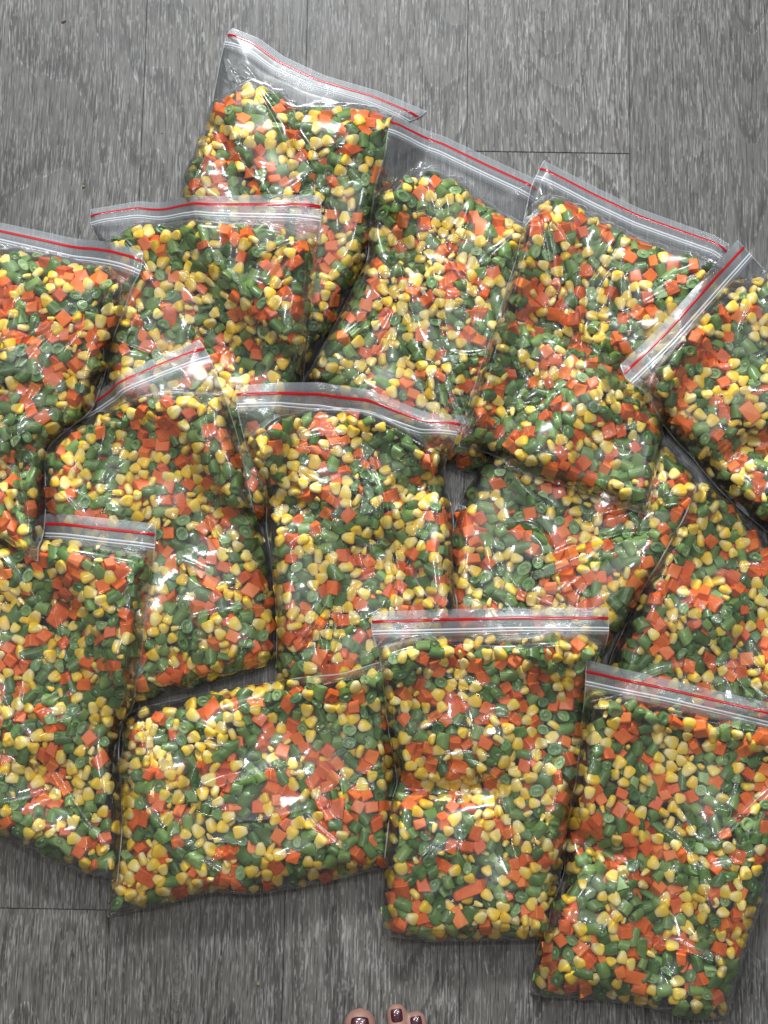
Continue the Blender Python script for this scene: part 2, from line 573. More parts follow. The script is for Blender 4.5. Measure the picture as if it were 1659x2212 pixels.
bag('L', [(805, 1320), (900, 1318), (1100, 1312), (1313, 1312)],
    [(805, 1320), (804, 1366), (823, 1412), (832, 1480), (844, 1577), (858, 1651), (866, 1695), (853, 1721), (843, 1788), (830, 1893), (825, 1981), (834, 2025)],
    [(1313, 1312), (1312, 1370), (1295, 1420), (1265, 1500), (1255, 1600), (1250, 1680), (1215, 1780), (1210, 1850), (1200, 1950), (1190, 2020)],
    [(834, 2025), (1000, 2022), (1190, 2020)],
    [(818, 1395), (900, 1372), (1000, 1375), (1100, 1370), (1250, 1365), (1303, 1388)], 10, 0.028,
    "clear zip bag at the bottom centre with a thin level stripe and square bottom", True, 0.006, 20)
bag('N', [(1268, 1425), (1417, 1460), (1560, 1494), (1659, 1517), (1740, 1535)],
    [(1268, 1425), (1265, 1473), (1262, 1540), (1257, 1605), (1233, 1760), (1222, 1833), (1227, 1881), (1197, 1951), (1156, 2079), (1145, 2145)],
    [(1740, 1535), (1720, 1650), (1668, 1780), (1650, 1850), (1625, 1950), (1595, 2060), (1580, 2120), (1562, 2200)],
    [(1145, 2145), (1300, 2150), (1400, 2165), (1480, 2190), (1562, 2200)],
    [(1270, 1512), (1350, 1497), (1450, 1522), (1659, 1562), (1730, 1585)], 11, 0.028,
    "clear zip bag in the lower right corner, nearest the toes, with a bold red stripe", True, 0.006, 18)
bag('I', [(-140, 1095), (60, 1108), (100, 1112), (335, 1130)],
    [(-140, 1095), (-160, 1400), (-150, 1755)],
    [(335, 1130), (333, 1175), (318, 1270), (305, 1360), (296, 1440), (285, 1520), (257, 1565), (251, 1620), (258, 1700), (262, 1790), (252, 1905)],
    [(-150, 1755), (0, 1800), (100, 1835), (180, 1880), (252, 1905)],
    [(-150, 1172), (100, 1167), (200, 1172), (322, 1197)], 12, 0.027,
    "lower of two clear zip bags at the left edge, with a thin red stripe", True, 0.006, 24)
bag('F', [(-180, 440), (0, 479), (100, 500), (200, 520), (308, 542)],
    [(-180, 440), (-200, 700), (-190, 1040)],
    [(308, 542), (305, 585), (283, 615), (262, 680), (240, 740), (215, 830), (195, 885), (130, 935), (104, 957), (95, 985), (94, 1130), (80, 1212)],
    [(-190, 1040), (0, 1155), (80, 1212)],
    [(-175, 540), (0, 535), (150, 562), (230, 582), (284, 614)], 13, 0.026,
    "upper of two clear zip bags at the left edge, with a bold red stripe", True, 0.005, 22)


# ---------- geometry of polylines and fields
def resample(P, n, smooth=True):
    P = np.asarray(P, float)
    d = np.r_[0, np.cumsum(np.linalg.norm(np.diff(P, axis=0), axis=1))]
    m = 160
    s = np.linspace(0, d[-1], m)
    Q = np.c_[[np.interp(s, d, P[:, k]) for k in range(P.shape[1])]].T
    if smooth:
        for _ in range(14):
            Q[1:-1] = 0.25 * Q[:-2] + 0.5 * Q[1:-1] + 0.25 * Q[2:]
    d = np.r_[0, np.cumsum(np.linalg.norm(np.diff(Q, axis=0), axis=1))]
    s = np.linspace(0, d[-1], n)
    return np.c_[[np.interp(s, d, Q[:, k]) for k in range(P.shape[1])]].T


def seg_dist(P, poly):
    """signed distance (inside positive) of points P (n,2) to the closed polygon"""
    A = poly
    B = np.roll(poly, -1, axis=0)
    best = np.full(len(P), 1e9)
    ins = np.zeros(len(P), bool)
    for a, b in zip(A, B):
        ab = b - a
        L = ab @ ab
        if L < 1e-14:
            continue
        t = np.clip(((P - a) @ ab) / L, 0, 1)
        dd = P - a - t[:, None] * ab
        best = np.minimum(best, (dd * dd).sum(1))
        c = (a[1] > P[:, 1]) != (b[1] > P[:, 1])
        with np.errstate(divide='ignore', invalid='ignore'):
            xx = a[0] + (P[:, 1] - a[1]) * ab[0] / (ab[1] if abs(ab[1]) > 1e-12 else 1e-12)
        ins ^= c & (P[:, 0] < xx)
    d = np.sqrt(best)
    return np.where(ins, d, -d)


GS = 0.0025
GX0, GY0 = -0.50, -0.62
GNX, GNY = 420, 500
gx = GX0 + GS * np.arange(GNX)
gy = GY0 + GS * np.arange(GNY)
GXX, GYY = np.meshgrid(gx, gy)
GP = np.c_[GXX.ravel(), GYY.ravel()]
H = np.zeros((GNY, GNX))


def gblur(a, sig):
    r = int(3 * sig) + 1
    k = np.exp(-0.5 * (np.arange(-r, r + 1) / sig) ** 2)
    k /= k.sum()
    p = np.pad(a, r, mode='edge')
    p = np.apply_along_axis(lambda m: np.convolve(m, k, 'valid'), 0, p)
    return np.apply_along_axis(lambda m: np.convolve(m, k, 'valid'), 1, p)


def samp(a, P):
    fx = np.clip((P[:, 0] - GX0) / GS, 0, GNX - 1.001)
    fy = np.clip((P[:, 1] - GY0) / GS, 0, GNY - 1.001)
    ix, iy = fx.astype(int), fy.astype(int)
    tx, ty = fx - ix, fy - iy
    return ((a[iy, ix] * (1 - tx) + a[iy, ix + 1] * tx) * (1 - ty) + (a[iy + 1, ix] * (1 - tx) + a[iy + 1, ix + 1] * tx) * ty)


def vnoise(P, scale, seed):
    """smooth value noise in 2-D"""
    q = P * scale
    i = np.floor(q).astype(np.int64)
    f = q - i
    f = f * f * f * (f * (f * 6 - 15) + 10)

    def h(a, b):
        n = (a * 374761393 + b * 668265263 + seed * 982451653) & 0x7fffffff
        n = ((n ^ (n >> 13)) * 1274126177) & 0x7fffffff
        return ((n ^ (n >> 16)) & 0xffff) / 65535.0
    a, b = h(i[:, 0], i[:, 1]), h(i[:, 0] + 1, i[:, 1])
    c, d = h(i[:, 0], i[:, 1] + 1), h(i[:, 0] + 1, i[:, 1] + 1)
    return (a * (1 - f[:, 0]) + b * f[:, 0]) * (1 - f[:, 1]) + (c * (1 - f[:, 0]) + d * f[:, 0]) * f[:, 1]


# ---------- vegetable pieces: a few shapes of each kind
def base_carrot(i):
    r = random.Random(100 + i)
    bm = bmesh.new()
    bmesh.ops.create_cube(bm, size=1.0)
    if i % 11 == 9:
        sx, sy, sz = 0.0165, 0.0105, 0.0095
    elif i % 11 == 10:
        sx, sy, sz = 0.0075, 0.0105, 0.0065
    else:
        sx, sy, sz = (r.uniform(0.0082, 0.0108) for _ in range(3))
    for v in bm.verts:
        v.co = Vector((v.co.x * sx, v.co.y * sy, v.co.z * sz)) + Vector([r.uniform(-1, 1) * 0.0010 for _ in range(3)])
    if i % 4 == 1:       # a rounded outer side of the root
        for v in bm.verts:
            if v.co.x > 0 and v.co.z > 0:
                v.co.x *= 0.55
    if i % 6 == 3:
        for v in bm.verts:
            if v.co.y > 0:
                v.co.x += 0.0022
    bmesh.ops.bevel(bm, geom=list(bm.edges), offset=0.0006, segments=1, affect='EDGES')
    bmesh.ops.triangulate(bm, faces=[f for f in bm.faces if len(f.verts) > 4])
    bm.verts.index_update()
    V = np.array([v.co[:] for v in bm.verts])
    Fc = [tuple(v.index for v in f.verts) for f in bm.faces]
    bm.free()
    return V, Fc, np.zeros(len(V)), [False] * len(Fc)


def base_bean(i):
    r = random.Random(300 + i)
    n = 14
    L = r.uniform(0.0075, 0.0145)
    ry, rz = r.uniform(0.0046, 0.0057), r.uniform(0.0040, 0.0050)
    s0, s1 = r.uniform(-0.6, 0.6), r.uniform(-0.6, 0.6)
    bend = r.uniform(-0.0008, 0.0008)
    V, T, Fc, sm = [], [], [], []

    def ring(x, k, slant, tval):
        st = len(V)
        for j in range(n):
            a = 2 * math.pi * j / n
            q = 1 - 0.10 * math.exp(-((a - math.pi / 2) / 0.22) ** 2) - 0.05 * math.exp(-((a - 3 * math.pi / 2) / 0.22) ** 2)
            y, z = ry * k * q * math.cos(a), rz * k * q * math.sin(a)
            V.append((x + slant * y, y, z + bend * (1 - (2 * x / L) ** 2)))
            T.append(tval)
        return st

    def bridge(a, b, s):
        for j in range(n):
            k = (j + 1) % n
            Fc.append((a + j, a + k, b + k, b + j))
            sm.append(s)
    hol = i % 3
    rec = (0.0004, 0.0016, 0.0028)[hol]
    ri = (0.80, 0.66, 0.62)[hol]

    def cap(sgn, slant, edge):
        x = sgn * L / 2
        a = ring(x, 0.99, slant, 0.45)
        b = ring(x, ri, slant, 0.55)
        c = ring(x - sgn * rec, ri * 0.88, slant * 0.5, 0.42 if hol else 0.6)
        cen = len(V)
        V.append((x - sgn * rec, 0, 0)); T.append(0.36 if hol == 2 else 0.5)
        seq = [(edge, a, True), (a, b, False), (b, c, True)]
        for p, q, s in seq:
            if sgn > 0:
                bridge(p, q, s)
            else:
                bridge(q, p, s)
        for j in range(n):
            k = (j + 1) % n
            Fc.append((c + j, c + k, cen) if sgn > 0 else (c + k, c + j, cen))
            sm.append(False)
        if hol < 2:      # seed or pulp in the middle
            st = len(V)
            for kk, (rr, hh) in enumerate(((0.42, 0.0), (0.32, 0.0009))):
                for j in range(6):
                    a_ = math.pi / 3 * j
                    V.append((x - sgn * rec + sgn * hh, ry * rr * math.cos(a_), rz * rr * 0.6 * math.sin(a_))); T.append(1.0)
            V.append((x - sgn * rec + sgn * 0.0012, 0, 0)); T.append(1.0)
            for j in range(6):
                k = (j + 1) % 6
                f1, f2 = (st + j, st + k, st + 6 + k, st + 6 + j), (st + 6 + j, st + 6 + k, st + 12)
                Fc.append(f1 if sgn > 0 else f1[::-1]); sm.append(True)
                Fc.append(f2 if sgn > 0 else f2[::-1]); sm.append(True)
    e0 = ring(-L / 2 + 0.0003, 1.0, s0, 0.0)
    m0 = ring(-L / 6, 1.03, (s0 * 2 + s1) / 3 * 0.6, 0.0)
    m1 = ring(L / 6, 1.03, (s0 + s1 * 2) / 3 * 0.6, 0.0)
    e1 = ring(L / 2 - 0.0003, 1.0, s1, 0.0)
    bridge(e0, m0, True); bridge(m0, m1, True); bridge(m1, e1, True)
    cap(1, s1, e1)
    cap(-1, s0, e0)
    V, T = np.array(V), np.array(T)
    V += np.array([[r.gauss(0, 0.00013) for _ in range(3)] for _ in range(len(V))])
    if i % 5 == 4:       # split lengthwise: an open half with its paler inside
        low = V[:, 2] < -0.15 * rz
        V[low, 2] = -0.15 * rz + 0.25 * (V[low, 2] + 0.15 * rz)
        T[low] = np.maximum(T[low], 0.5)
    return V, Fc, T, sm


def base_corn(i):
    r = random.Random(500 + i)
    a = r.uniform(0.0050, 0.0068)
    b = r.uniform(0.0046, 0.0060)
    c = r.uniform(0.0025, 0.0035)
    nu, nv = 12, 8
    V, T, Fc = [], [], []
    dent = r.uniform(0.0, 0.18)
    sq = r.uniform(0.36, 0.56)
    ex = r.uniform(0.55, 0.8)

    def sp(x, e):
        return math.copysign(abs(x) ** e, x)
    for iv in range(nv + 1):
        ph = -math.pi / 2 + math.pi * iv / nv
        for iu in range(nu):
            th = 2 * math.pi * iu / nu
            X = math.sin(ph)
            k = math.cos(ph) ** sq if 0 < iv < nv else 0.0
            w = 0.42 + 0.58 * min(1, max(0, (X + 1) / 1.55)) ** 0.9
            y = b * k * w * sp(math.cos(th), ex)
            z = c * k * (0.8 + 0.2 * w) * sp(math.sin(th), ex)
            x = a * X
            if X > 0.5:
                x -= a * dent * (X - 0.5) * (1 - abs(math.cos(th)) * k)
            V.append((x, y, z)); T.append((X + 1) / 2)
    for iv in range(nv):
        for iu in range(nu):
            k = (iu + 1) % nu
            Fc.append((iv * nu + iu, iv * nu + k, (iv + 1) * nu + k, (iv + 1) * nu + iu))
    V = np.array(V)
    if i in (6, 13):     # broken bits
        V *= 0.62
        a *= 0.62
        V[:, 1] *= 0.7
    # the cut tip: flatten
    V[:, 0] = np.maximum(V[:, 0], -a * 0.82)
    V += np.array([[0.00018 * math.sin(900 * p[1] + i), 0, 0.0002 * math.sin(700 * p[0] + i)] for p in V])
    return V, Fc, np.array(T), [True] * len(Fc)


KINDS = {
    'carrot': dict(base=[base_carrot(i) for i in range(22)], r=0.0054, mat=M_CARROT, w=0.31),
    'bean': dict(base=[base_bean(i) for i in range(20)], r=0.0055, mat=M_BEAN, w=0.33),
    'corn': dict(base=[base_corn(i) for i in range(15)], r=0.0051, mat=M_CORN, w=0.36),
}
KN = ['carrot', 'bean', 'corn']


def rotm(axis, a):
    return np.array(Matrix.Rotation(a, 3, axis))


def orient(kind, nrm, rd):
    yaw = rotm('Z', rd.uniform(0, 2 * math.pi))
    if kind == 'carrot':
        if rd.random() < 0.68:
            R = rotm('X', rd.gauss(0, 0.27)) @ rotm('Y', rd.gauss(0, 0.27))
            R = R @ np.array(Matrix.Rotation(rd.choice((0, 1, 2, 3)) * math.pi / 2, 3, rd.choice('XYZ')))
        else:
            R = rotm('X', rd.uniform(0, 3.14)) @ rotm('Y', rd.uniform(0, 3.14))
    elif kind == 'bean':
        if rd.random() < 0.74:
            R = rotm('Y', rd.gauss(0, 0.30)) @ rotm('X', rd.uniform(0, 6.28))
        else:
            R = rotm('Y', math.pi / 2 + rd.gauss(0, 0.42)) @ rotm('X', rd.uniform(0, 6.28))
    else:
        if rd.random() < 0.62:
            R = rotm('X', rd.gauss(0, 0.3) + (math.pi if rd.random() < 0.5 else 0)) @ rotm('Y', rd.gauss(0, 0.3))
        else:
            R = rotm('X', rd.uniform(0, 6.28)) @ rotm('Y', rd.gauss(0, 0.6))
    q = Vector((0, 0, 1)).rotation_difference(Vector(nrm)).to_matrix()
    return np.array(q) @ yaw @ R


def pack(key, b, ztop, zbot, cpoly, sg, seed, PH):
    """loose pieces pressed up against the film: sphere relaxation under the top surface"""
    rs = np.random.default_rng(seed)
    rd = random.Random(seed)
    lo, hi = cpoly.min(0), cpoly.max(0)
    x0, y0 = np.meshgrid(np.arange(lo[0], hi[0], 0.004), np.arange(lo[1], hi[1], 0.004))
    P0 = np.c_[x0.ravel(), y0.ravel()]
    d0 = samp(sg, P0)
    area = (d0 > 0).sum() * 0.004 ** 2
    slab = 0.0185
    # visible part only: within the frame with a margin
    N = int(area * slab * 0.66 / 4.7e-7)
    pts = P0[d0 > 0.002]
    Q = pts[rs.integers(0, len(pts), N)] + rs.uniform(-0.002, 0.002, (N, 2))
    kid = rs.choice(3, N, p=[KINDS[k]['w'] for k in KN])
    # loose clusters, as in a tossed mix
    cl = vnoise(Q + seed * 3.1, 38.0, seed)
    for j in range(N):
        if cl[j] > 0.70 and rs.random() < 0.4:
            kid[j] = 2
        elif cl[j] < 0.26 and rs.random() < 0.3:
            kid[j] = 1
        elif 0.44 < cl[j] < 0.52 and rs.random() < 0.4:
            kid[j] = 1
    sc = rs.uniform(0.84, 1.05, N)
    rad = np.array([KINDS[k]['r'] for k in KN])[kid] * sc
    flat = np.array([0.96, 0.86, 0.66])[kid]
    zt = samp(ztop, Q)
    zb_ = samp(zbot, Q)
    z = zt - rad * flat - rs.uniform(0, slab, N)
    X = np.c_[Q, np.maximum(z, zb_ + rad * 0.7)]
    Z0 = X.copy()
    pi = pj = None
    for it in range(72):
        if it % 9 == 0:
            D = ((X[:, None, :2] - X[None, :, :2]) ** 2).sum(-1)
            I, J = np.nonzero(D < 0.0155 ** 2)
            m = I < J
            pi, pj = I[m], J[m]
        dv = X[pi] - X[pj]
        dist = np.sqrt((dv ** 2).sum(1)) + 1e-9
        want = (rad[pi] + rad[pj]) * 0.945
        ov = np.maximum(0, want - dist)
        push = dv / dist[:, None] * (ov * 0.28)[:, None]
        for k in range(3):
            X[:, k] += np.bincount(pi, push[:, k], N) - np.bincount(pj, push[:, k], N)
        if it < 60:
            X[:, 2] += 0.00022
        d = samp(sg, X[:, :2])
        bad = d < rad * 0.82
        if bad.any():
            e = 0.002
            XB = X[bad][:, :2]
            g0 = samp(sg, XB + [e, 0]) - samp(sg, XB - [e, 0])
            g1 = samp(sg, XB + [0, e]) - samp(sg, XB - [0, e])
            G = np.c_[g0, g1] / (np.hypot(g0, g1)[:, None] + 1e-9)
            X[bad, :2] += G * (rad[bad] * 0.88 - d[bad])[:, None] * 0.6
        zt = samp(ztop, X[:, :2])
        zb_ = samp(zbot, X[:, :2])
        X[:, 2] = np.minimum(X[:, 2], zt - rad * flat)
        X[:, 2] = np.maximum(X[:, 2], np.minimum(zb_ + rad * 0.55, zt - rad * 0.6))
    # surface normal under the film
    e = 0.004
    nx = -(samp(ztop, X[:, :2] + [e, 0]) - samp(ztop, X[:, :2] - [e, 0])) / (2 * e)
    ny = -(samp(ztop, X[:, :2] + [0, e]) - samp(ztop, X[:, :2] - [0, e])) / (2 * e)
    out = []
    for j in range(N):
        k = KN[kid[j]]
        n = Vector((max(-0.9, min(0.9, nx[j])), max(-0.9, min(0.9, ny[j])), 1)).normalized()
        R = orient(k, n, rd)
        vi = rd.randrange(len(KINDS[k]['base']))
        Vb = KINDS[k]['base'][vi][0] @ R.T * sc[j]
        # push down so that the highest corner stays under the film
        hz = Vb[:, 2].max()
        zz = min(X[j, 2], samp(ztop, X[j:j + 1, :2])[0] - hz - 0.0002)
        depth = samp(ztop, X[j:j + 1, :2])[0] - (zz + hz)
        W_ = Vb + np.array([X[j, 0], X[j, 1], zz])
        # nothing may stick out through the film: test every corner
        over = (W_[:, 2] - samp(ztop, W_[:, :2])).max()
        if over > 0.0007:
            zz -= min(over - 0.0006, 0.0028)
        if samp(sg, W_[:, :2]).min() < -0.0006 or zz + Vb[:, 2].min() < samp(zbot, X[j:j + 1, :2])[0] - 0.003:
            continue
        out.append(dict(kind=k, vi=vi, R=R, s=sc[j], p=np.array([X[j, 0], X[j, 1], zz]), bag=key, depth=depth, rnd=rs.random(), top=zz + Vb[:, 2]))
        W_[:, 2] = zz + Vb[:, 2]
        ix = np.clip(((W_[:, 0] - GX0) / GS + 0.5).astype(int), 1, GNX - 2)
        iy = np.clip(((W_[:, 1] - GY0) / GS + 0.5).astype(int), 1, GNY - 2)
        np.maximum.at(PH, (iy, ix), W_[:, 2])
    return out


FILM_MASKS = []
ALL = []
NU, NVB = 170, 215


# where the filling is pinched into lobes by a fold of the film
PINCH = {'F': [[(-160, 1040), (20, 1020), (104, 957)]], 'C': [[(1085, 690), (1200, 715), (1340, 805)], [(1340, 805), (1420, 930)]],
         'D': [[(1540, 1010), (1610, 965), (1720, 950)]], 'L': [[(860, 1702), (960, 1712), (1060, 1700)]],
         'N': [[(1225, 1800), (1330, 1850)]], 'H': [[(583, 1085), (680, 1110)], [(960, 1030), (880, 1060)]],
         'A': [[(455, 262), (500, 330)]], 'B': [[(810, 470), (880, 560)]]}


def build_bag(key, b, seed):
    global H
    rd = random.Random(seed)
    Hs = np.maximum(gblur(H, 6.0), H)
    Hs = gblur(Hs, 1.6) + 0.0006
    Hs = np.maximum(Hs, H + 0.0004)
    zb0 = Hs

    def lift(P):
        z = np.full(len(P), 0.003)
        for _ in range(3):
            Q = np.array([px(u, v, zz)[:2] for (u, v), zz in zip(P, z)])
            z = samp(zb0, Q) + 0.002
        return Q
    top, left, right, bot, ct = (lift(np.array(b[k], float)) for k in ('top', 'left', 'right', 'bottom', 'ctop'))
    n = 100
    T_, L_, R_, B_ = (resample(p, n) for p in (top, left, right, bot))
    ctr = np.r_[T_, B_].mean(0)
    for C in (L_, R_, B_):          # the sides bulge a little beyond the traced line
        tg = np.gradient(C, axis=0)
        nn = np.c_[-tg[:, 1], tg[:, 0]] / (np.linalg.norm(tg, axis=1)[:, None] + 1e-12)
        if ((C - ctr) * nn).sum() < 0:
            nn = -nn
        C += nn * (0.0020 * np.sin(np.pi * np.linspace(0.04, 0.96, n)) ** 0.6)[:, None]
    Hd = H.copy()
    for _ in range(3):
        Hd = np.maximum.reduce([Hd] + [np.roll(Hd, (sy, sx), (0, 1)) for sy in (-1, 0, 1) for sx in (-1, 0, 1)])
    Hz = np.maximum(gblur(Hd, 5.0), H + 0.0005)
    dz_ = np.full(GNX * GNY, 1.0)
    nearz = (GP[:, 0] > T_[:, 0].min() - 0.06) & (GP[:, 0] < T_[:, 0].max() + 0.06) & (GP[:, 1] > T_[:, 1].min() - 0.06) & (GP[:, 1] < T_[:, 1].max() + 0.06)
    dz_[nearz] = np.sqrt(((GP[nearz][:, None, :] - T_[None, ::4, :]) ** 2).sum(-1)).min(1)
    wz = np.clip((0.045 - dz_) / 0.025, 0, 1).reshape(GNY, GNX)
    wz = wz * wz * (3 - 2 * wz)
    zb0 = zb0 * (1 - wz) + np.maximum(Hz, zb0) * wz
    L_[0] = T_[0]; R_[0] = T_[-1]; B_[0] = L_[-1]; B_[-1] = R_[-1]
    poly = np.r_[T_, R_[1:], B_[::-1][1:], L_[::-1][1:-1]][::2]
    ctp = resample(ct, 40)
    ax = (B_.mean(0) - T_.mean(0)); ax /= np.linalg.norm(ax)
    r_in = R_[(R_ @ ax) > (ctp[-1] @ ax)]
    l_in = L_[(L_ @ ax) > (ctp[0] @ ax)]
    cpoly = np.r_[ctp[::2], r_in[::2], B_[::-1][1:-1][::2], l_in[::-1][::2]]

    pin = [np.array([px(u, v, 0.02)[:2] for u, v in ln]) for ln in PINCH.get(key, [])]

    def thick(P):
        df = np.maximum(seg_dist(P, poly), 0)
        dc = np.maximum(np.minimum(seg_dist(P, cpoly), df) - 0.0006, 0)
        lump = 0.82 + 0.36 * vnoise(P + seed, 24.0, seed)
        tm = b['thick']
        Tc = 1.22 * tm * lump * (1 - np.exp(-dc / 0.0045))
        Tb = b['billow'] * (1 - np.exp(-df / 0.014))
        for ln in pin:
            bd = np.full(len(P), 1e9)
            for a, c in zip(ln[:-1], ln[1:]):
                q_ = np.clip(((P - a) @ (c - a)) / ((c - a) @ (c - a)), 0, 1)
                bd = np.minimum(bd, np.linalg.norm(P - a - q_[:, None] * (c - a), axis=1))
            Tc = Tc * (1 - 0.33 * np.exp(-(bd / 0.009) ** 2))
        z_ = samp(zb0, P)
        Tc = np.maximum(Tc * 0.5, Tc - 0.42 * z_ * (1 - np.exp(-dc / 0.01)))
        return Tc, np.sqrt(Tc ** 2 + Tb ** 2), df, dc
    wx0, wy0 = np.maximum(0, ((poly.min(0) - [GX0, GY0]) / GS).astype(int) - 4)
    wx1, wy1 = np.minimum([GNX, GNY], ((poly.max(0) - [GX0, GY0]) / GS).astype(int) + 6)
    win = (slice(wy0, wy1), slice(wx0, wx1))
    WP = np.c_[GXX[win].ravel(), GYY[win].ravel()]
    res_ = thick(WP)
    Tc_g, Tf_g, df_g, dc_g, sg_g = (np.zeros((GNY, GNX)) for _ in range(5))
    for a_, r_ in zip((Tc_g, Tf_g, df_g, dc_g), res_):
        a_[win] = r_.reshape(GXX[win].shape)
    sg_g[:] = -0.02
    sg_g[win] = seg_dist(WP, cpoly).reshape(GXX[win].shape)
    ztop = zb0 + Tc_g
    zbot = zb0 + 0.0005
    PH = np.zeros((GNY, GNX))
    ALL.extend(pack(key, b, ztop, zbot, cpoly, sg_g, seed, PH))
    P3 = PH.copy()
    for sy in (-1, 0, 1):
        for sx in (-1, 0, 1):
            P3 = np.maximum(P3, np.roll(np.roll(PH, sy, 0), sx, 1))
    PH = np.where(P3 > 0, np.maximum(gblur(P3, 1.0), P3 * 0.5 + 0.5 * gblur(P3, 1.6)), 0)
    # ---------------- film mesh
    u = np.linspace(0, 1, NU)
    colL = 0.5 * (np.linalg.norm(np.diff(L_, axis=0), axis=1).sum() + np.linalg.norm(np.diff(R_, axis=0), axis=1).sum())
    width = np.linalg.norm(np.diff(T_, axis=0), axis=1).sum()
    nz = 24
    v = np.r_[np.linspace(0, 0.021 / colL, nz), np.linspace(0.021 / colL, 1, NVB)[1:]]

    def coons(uu, vv):
        t = lambda C, s: np.c_[np.interp(s, np.linspace(0, 1, n), C[:, 0]), np.interp(s, np.linspace(0, 1, n), C[:, 1])]
        a = (1 - vv)[:, None] * t(T_, uu) + vv[:, None] * t(B_, uu)
        c = (1 - uu)[:, None] * t(L_, vv) + uu[:, None] * t(R_, vv)
        d = ((1 - uu) * (1 - vv))[:, None] * T_[0] + (uu * (1 - vv))[:, None] * T_[-1] + ((1 - uu) * vv)[:, None] * B_[0] + (uu * vv)[:, None] * B_[-1]
        return a + c - d
    UU, VV = np.meshgrid(u, v)
    UU, VV = UU.ravel(), VV.ravel()
    XY = coons(UU, VV)
    Tc, Tf, df, dc = thick(XY)
    sdist = VV * colL
    zf = samp(zb0, XY) + Tf + 0.0010 * np.clip(df / 0.006, 0, 1)
    zf = np.where(df > 0.0004, np.maximum(zf, samp(PH, XY) + 0.0002), zf)
    edge = np.clip(df / 0.006, 0, 1)
    # creases: sharp low ridges, some fanning from the corners and the zip, some free curls
    dz = np.zeros(len(XY))
    for k in range(int(b['creases'] * 1.6)):
        mode = rd.random()
        if mode < 0.4:
            s0 = rd.choice([(0.03, 0.15), (0.97, 0.15), (0.03, 0.95), (0.97, 0.95), (0.02, rd.random()), (0.98, rd.random())])
            tgt = (rd.uniform(0.25, 0.75), rd.uniform(0.25, 0.8))
            f = rd.uniform(0.35, 1.0)
            s1 = (s0[0] + (tgt[0] - s0[0]) * f, s0[1] + (tgt[1] - s0[1]) * f)
        else:
            s0 = (rd.uniform(0.08, 0.92), rd.uniform(0.14, 0.95))
            a_ = rd.uniform(0, 6.28)
            ln = rd.uniform(0.18, 0.62)
            s1 = (s0[0] + ln * math.cos(a_), s0[1] + ln * 0.8 * math.sin(a_))
        mid = ((s0[0] + s1[0]) / 2 + rd.gauss(0, 0.06), (s0[1] + s1[1]) / 2 + rd.gauss(0, 0.06))
        tt = np.linspace(0, 1, 26)
        cu = (1 - tt) ** 2 * s0[0] + 2 * tt * (1 - tt) * mid[0] + tt ** 2 * s1[0]
        cv = (1 - tt) ** 2 * s0[1] + 2 * tt * (1 - tt) * mid[1] + tt ** 2 * s1[1]
        C = coons(np.clip(cu, 0, 1), np.clip(cv, 0, 1))
        best = np.full(len(XY), 1e9)
        wt = np.zeros(len(XY))
        for i in range(25):
            a, ab = C[i], C[i + 1] - C[i]
            q = np.clip(((XY - a) @ ab) / (ab @ ab + 1e-15), 0, 1)
            dd = np.linalg.norm(XY - a - q[:, None] * ab, axis=1)
            m = dd < best
            best[m] = dd[m]
            wt[m] = math.sin(math.pi * min(0.97, max(0.03, (i + 0.5) / 25))) ** 0.7
        amp = rd.uniform(0.0007, 0.0021)
        if k % 2:
            wd = rd.uniform(0.0010, 0.0024)
            dz += amp * wt * np.exp(-best / wd)
        else:
            wd = rd.uniform(0.0018, 0.0042)
            dz += 1.5 * amp * wt * np.exp(-(best / wd) ** 2)
    # a few broad loose folds standing off the contents
    for k in range(6):
        s0 = (rd.uniform(0.08, 0.92), rd.uniform(0.16, 0.92))
        a_ = rd.uniform(0, 6.28)
        tt = np.linspace(0, 1, 22)
        bend = rd.gauss(0, 0.9)
        ln = rd.uniform(0.25, 0.6)
        ang_ = a_ + bend * (tt - 0.5) * 2
        cu = s0[0] + np.cumsum(np.cos(ang_)) * ln / 22
        cv = s0[1] + np.cumsum(np.sin(ang_)) * ln * 0.75 / 22
        C = coons(np.clip(cu, 0.03, 0.97), np.clip(cv, 0.14, 0.97))
        best = np.full(len(XY), 1e9)
        wt = np.zeros(len(XY))
        for i in range(21):
            a, ab = C[i], C[i + 1] - C[i]
            q_ = np.clip(((XY - a) @ ab) / (ab @ ab + 1e-15), 0, 1)
            dd = np.linalg.norm(XY - a - q_[:, None] * ab, axis=1)
            m = dd < best
            best[m] = dd[m]
            wt[m] = math.sin(math.pi * (i + 0.5) / 21)
        wd = rd.uniform(0.0035, 0.0065)
        dz += rd.uniform(0.0014, 0.0028) * wt * np.exp(-(best / wd) ** 2)
    dz += 0.0016 * vnoise(XY + 9.7 * seed, 38.0, seed + 1)
    body = np.clip((sdist - 0.018) / 0.012, 0, 1)
    zf = zf + (0.0003 + dz * body) * edge + 0.00005
    # loose collar: long soft waves across the empty neck
    neck = np.clip((sdist - 0.016) / 0.01, 0, 1) * np.exp(-dc / 0.006)
    zf += neck * edge * 0.0016 * vnoise(np.c_[UU * 5, VV * 9 + seed], 1.0, seed + 5)
    zbm = samp(zb0, XY) + 0.0001
    ntot = len(XY)
    nr = len(v)
    Vt = np.c_[XY, zf]
    Vb = np.c_[XY, zbm]
    idx = np.arange(ntot).reshape(nr, NU)
    q = np.stack([idx[1:, :-1], idx[1:, 1:], idx[:-1, 1:], idx[:-1, :-1]], -1).reshape(-1, 4)
    # underside: coarser
    ri = np.unique(np.r_[np.arange(0, nr, 4), nr - 1])
    ci = np.unique(np.r_[np.arange(0, NU, 4), NU - 1])
    sub = idx[np.ix_(ri, ci)]
    keep = sub.ravel()
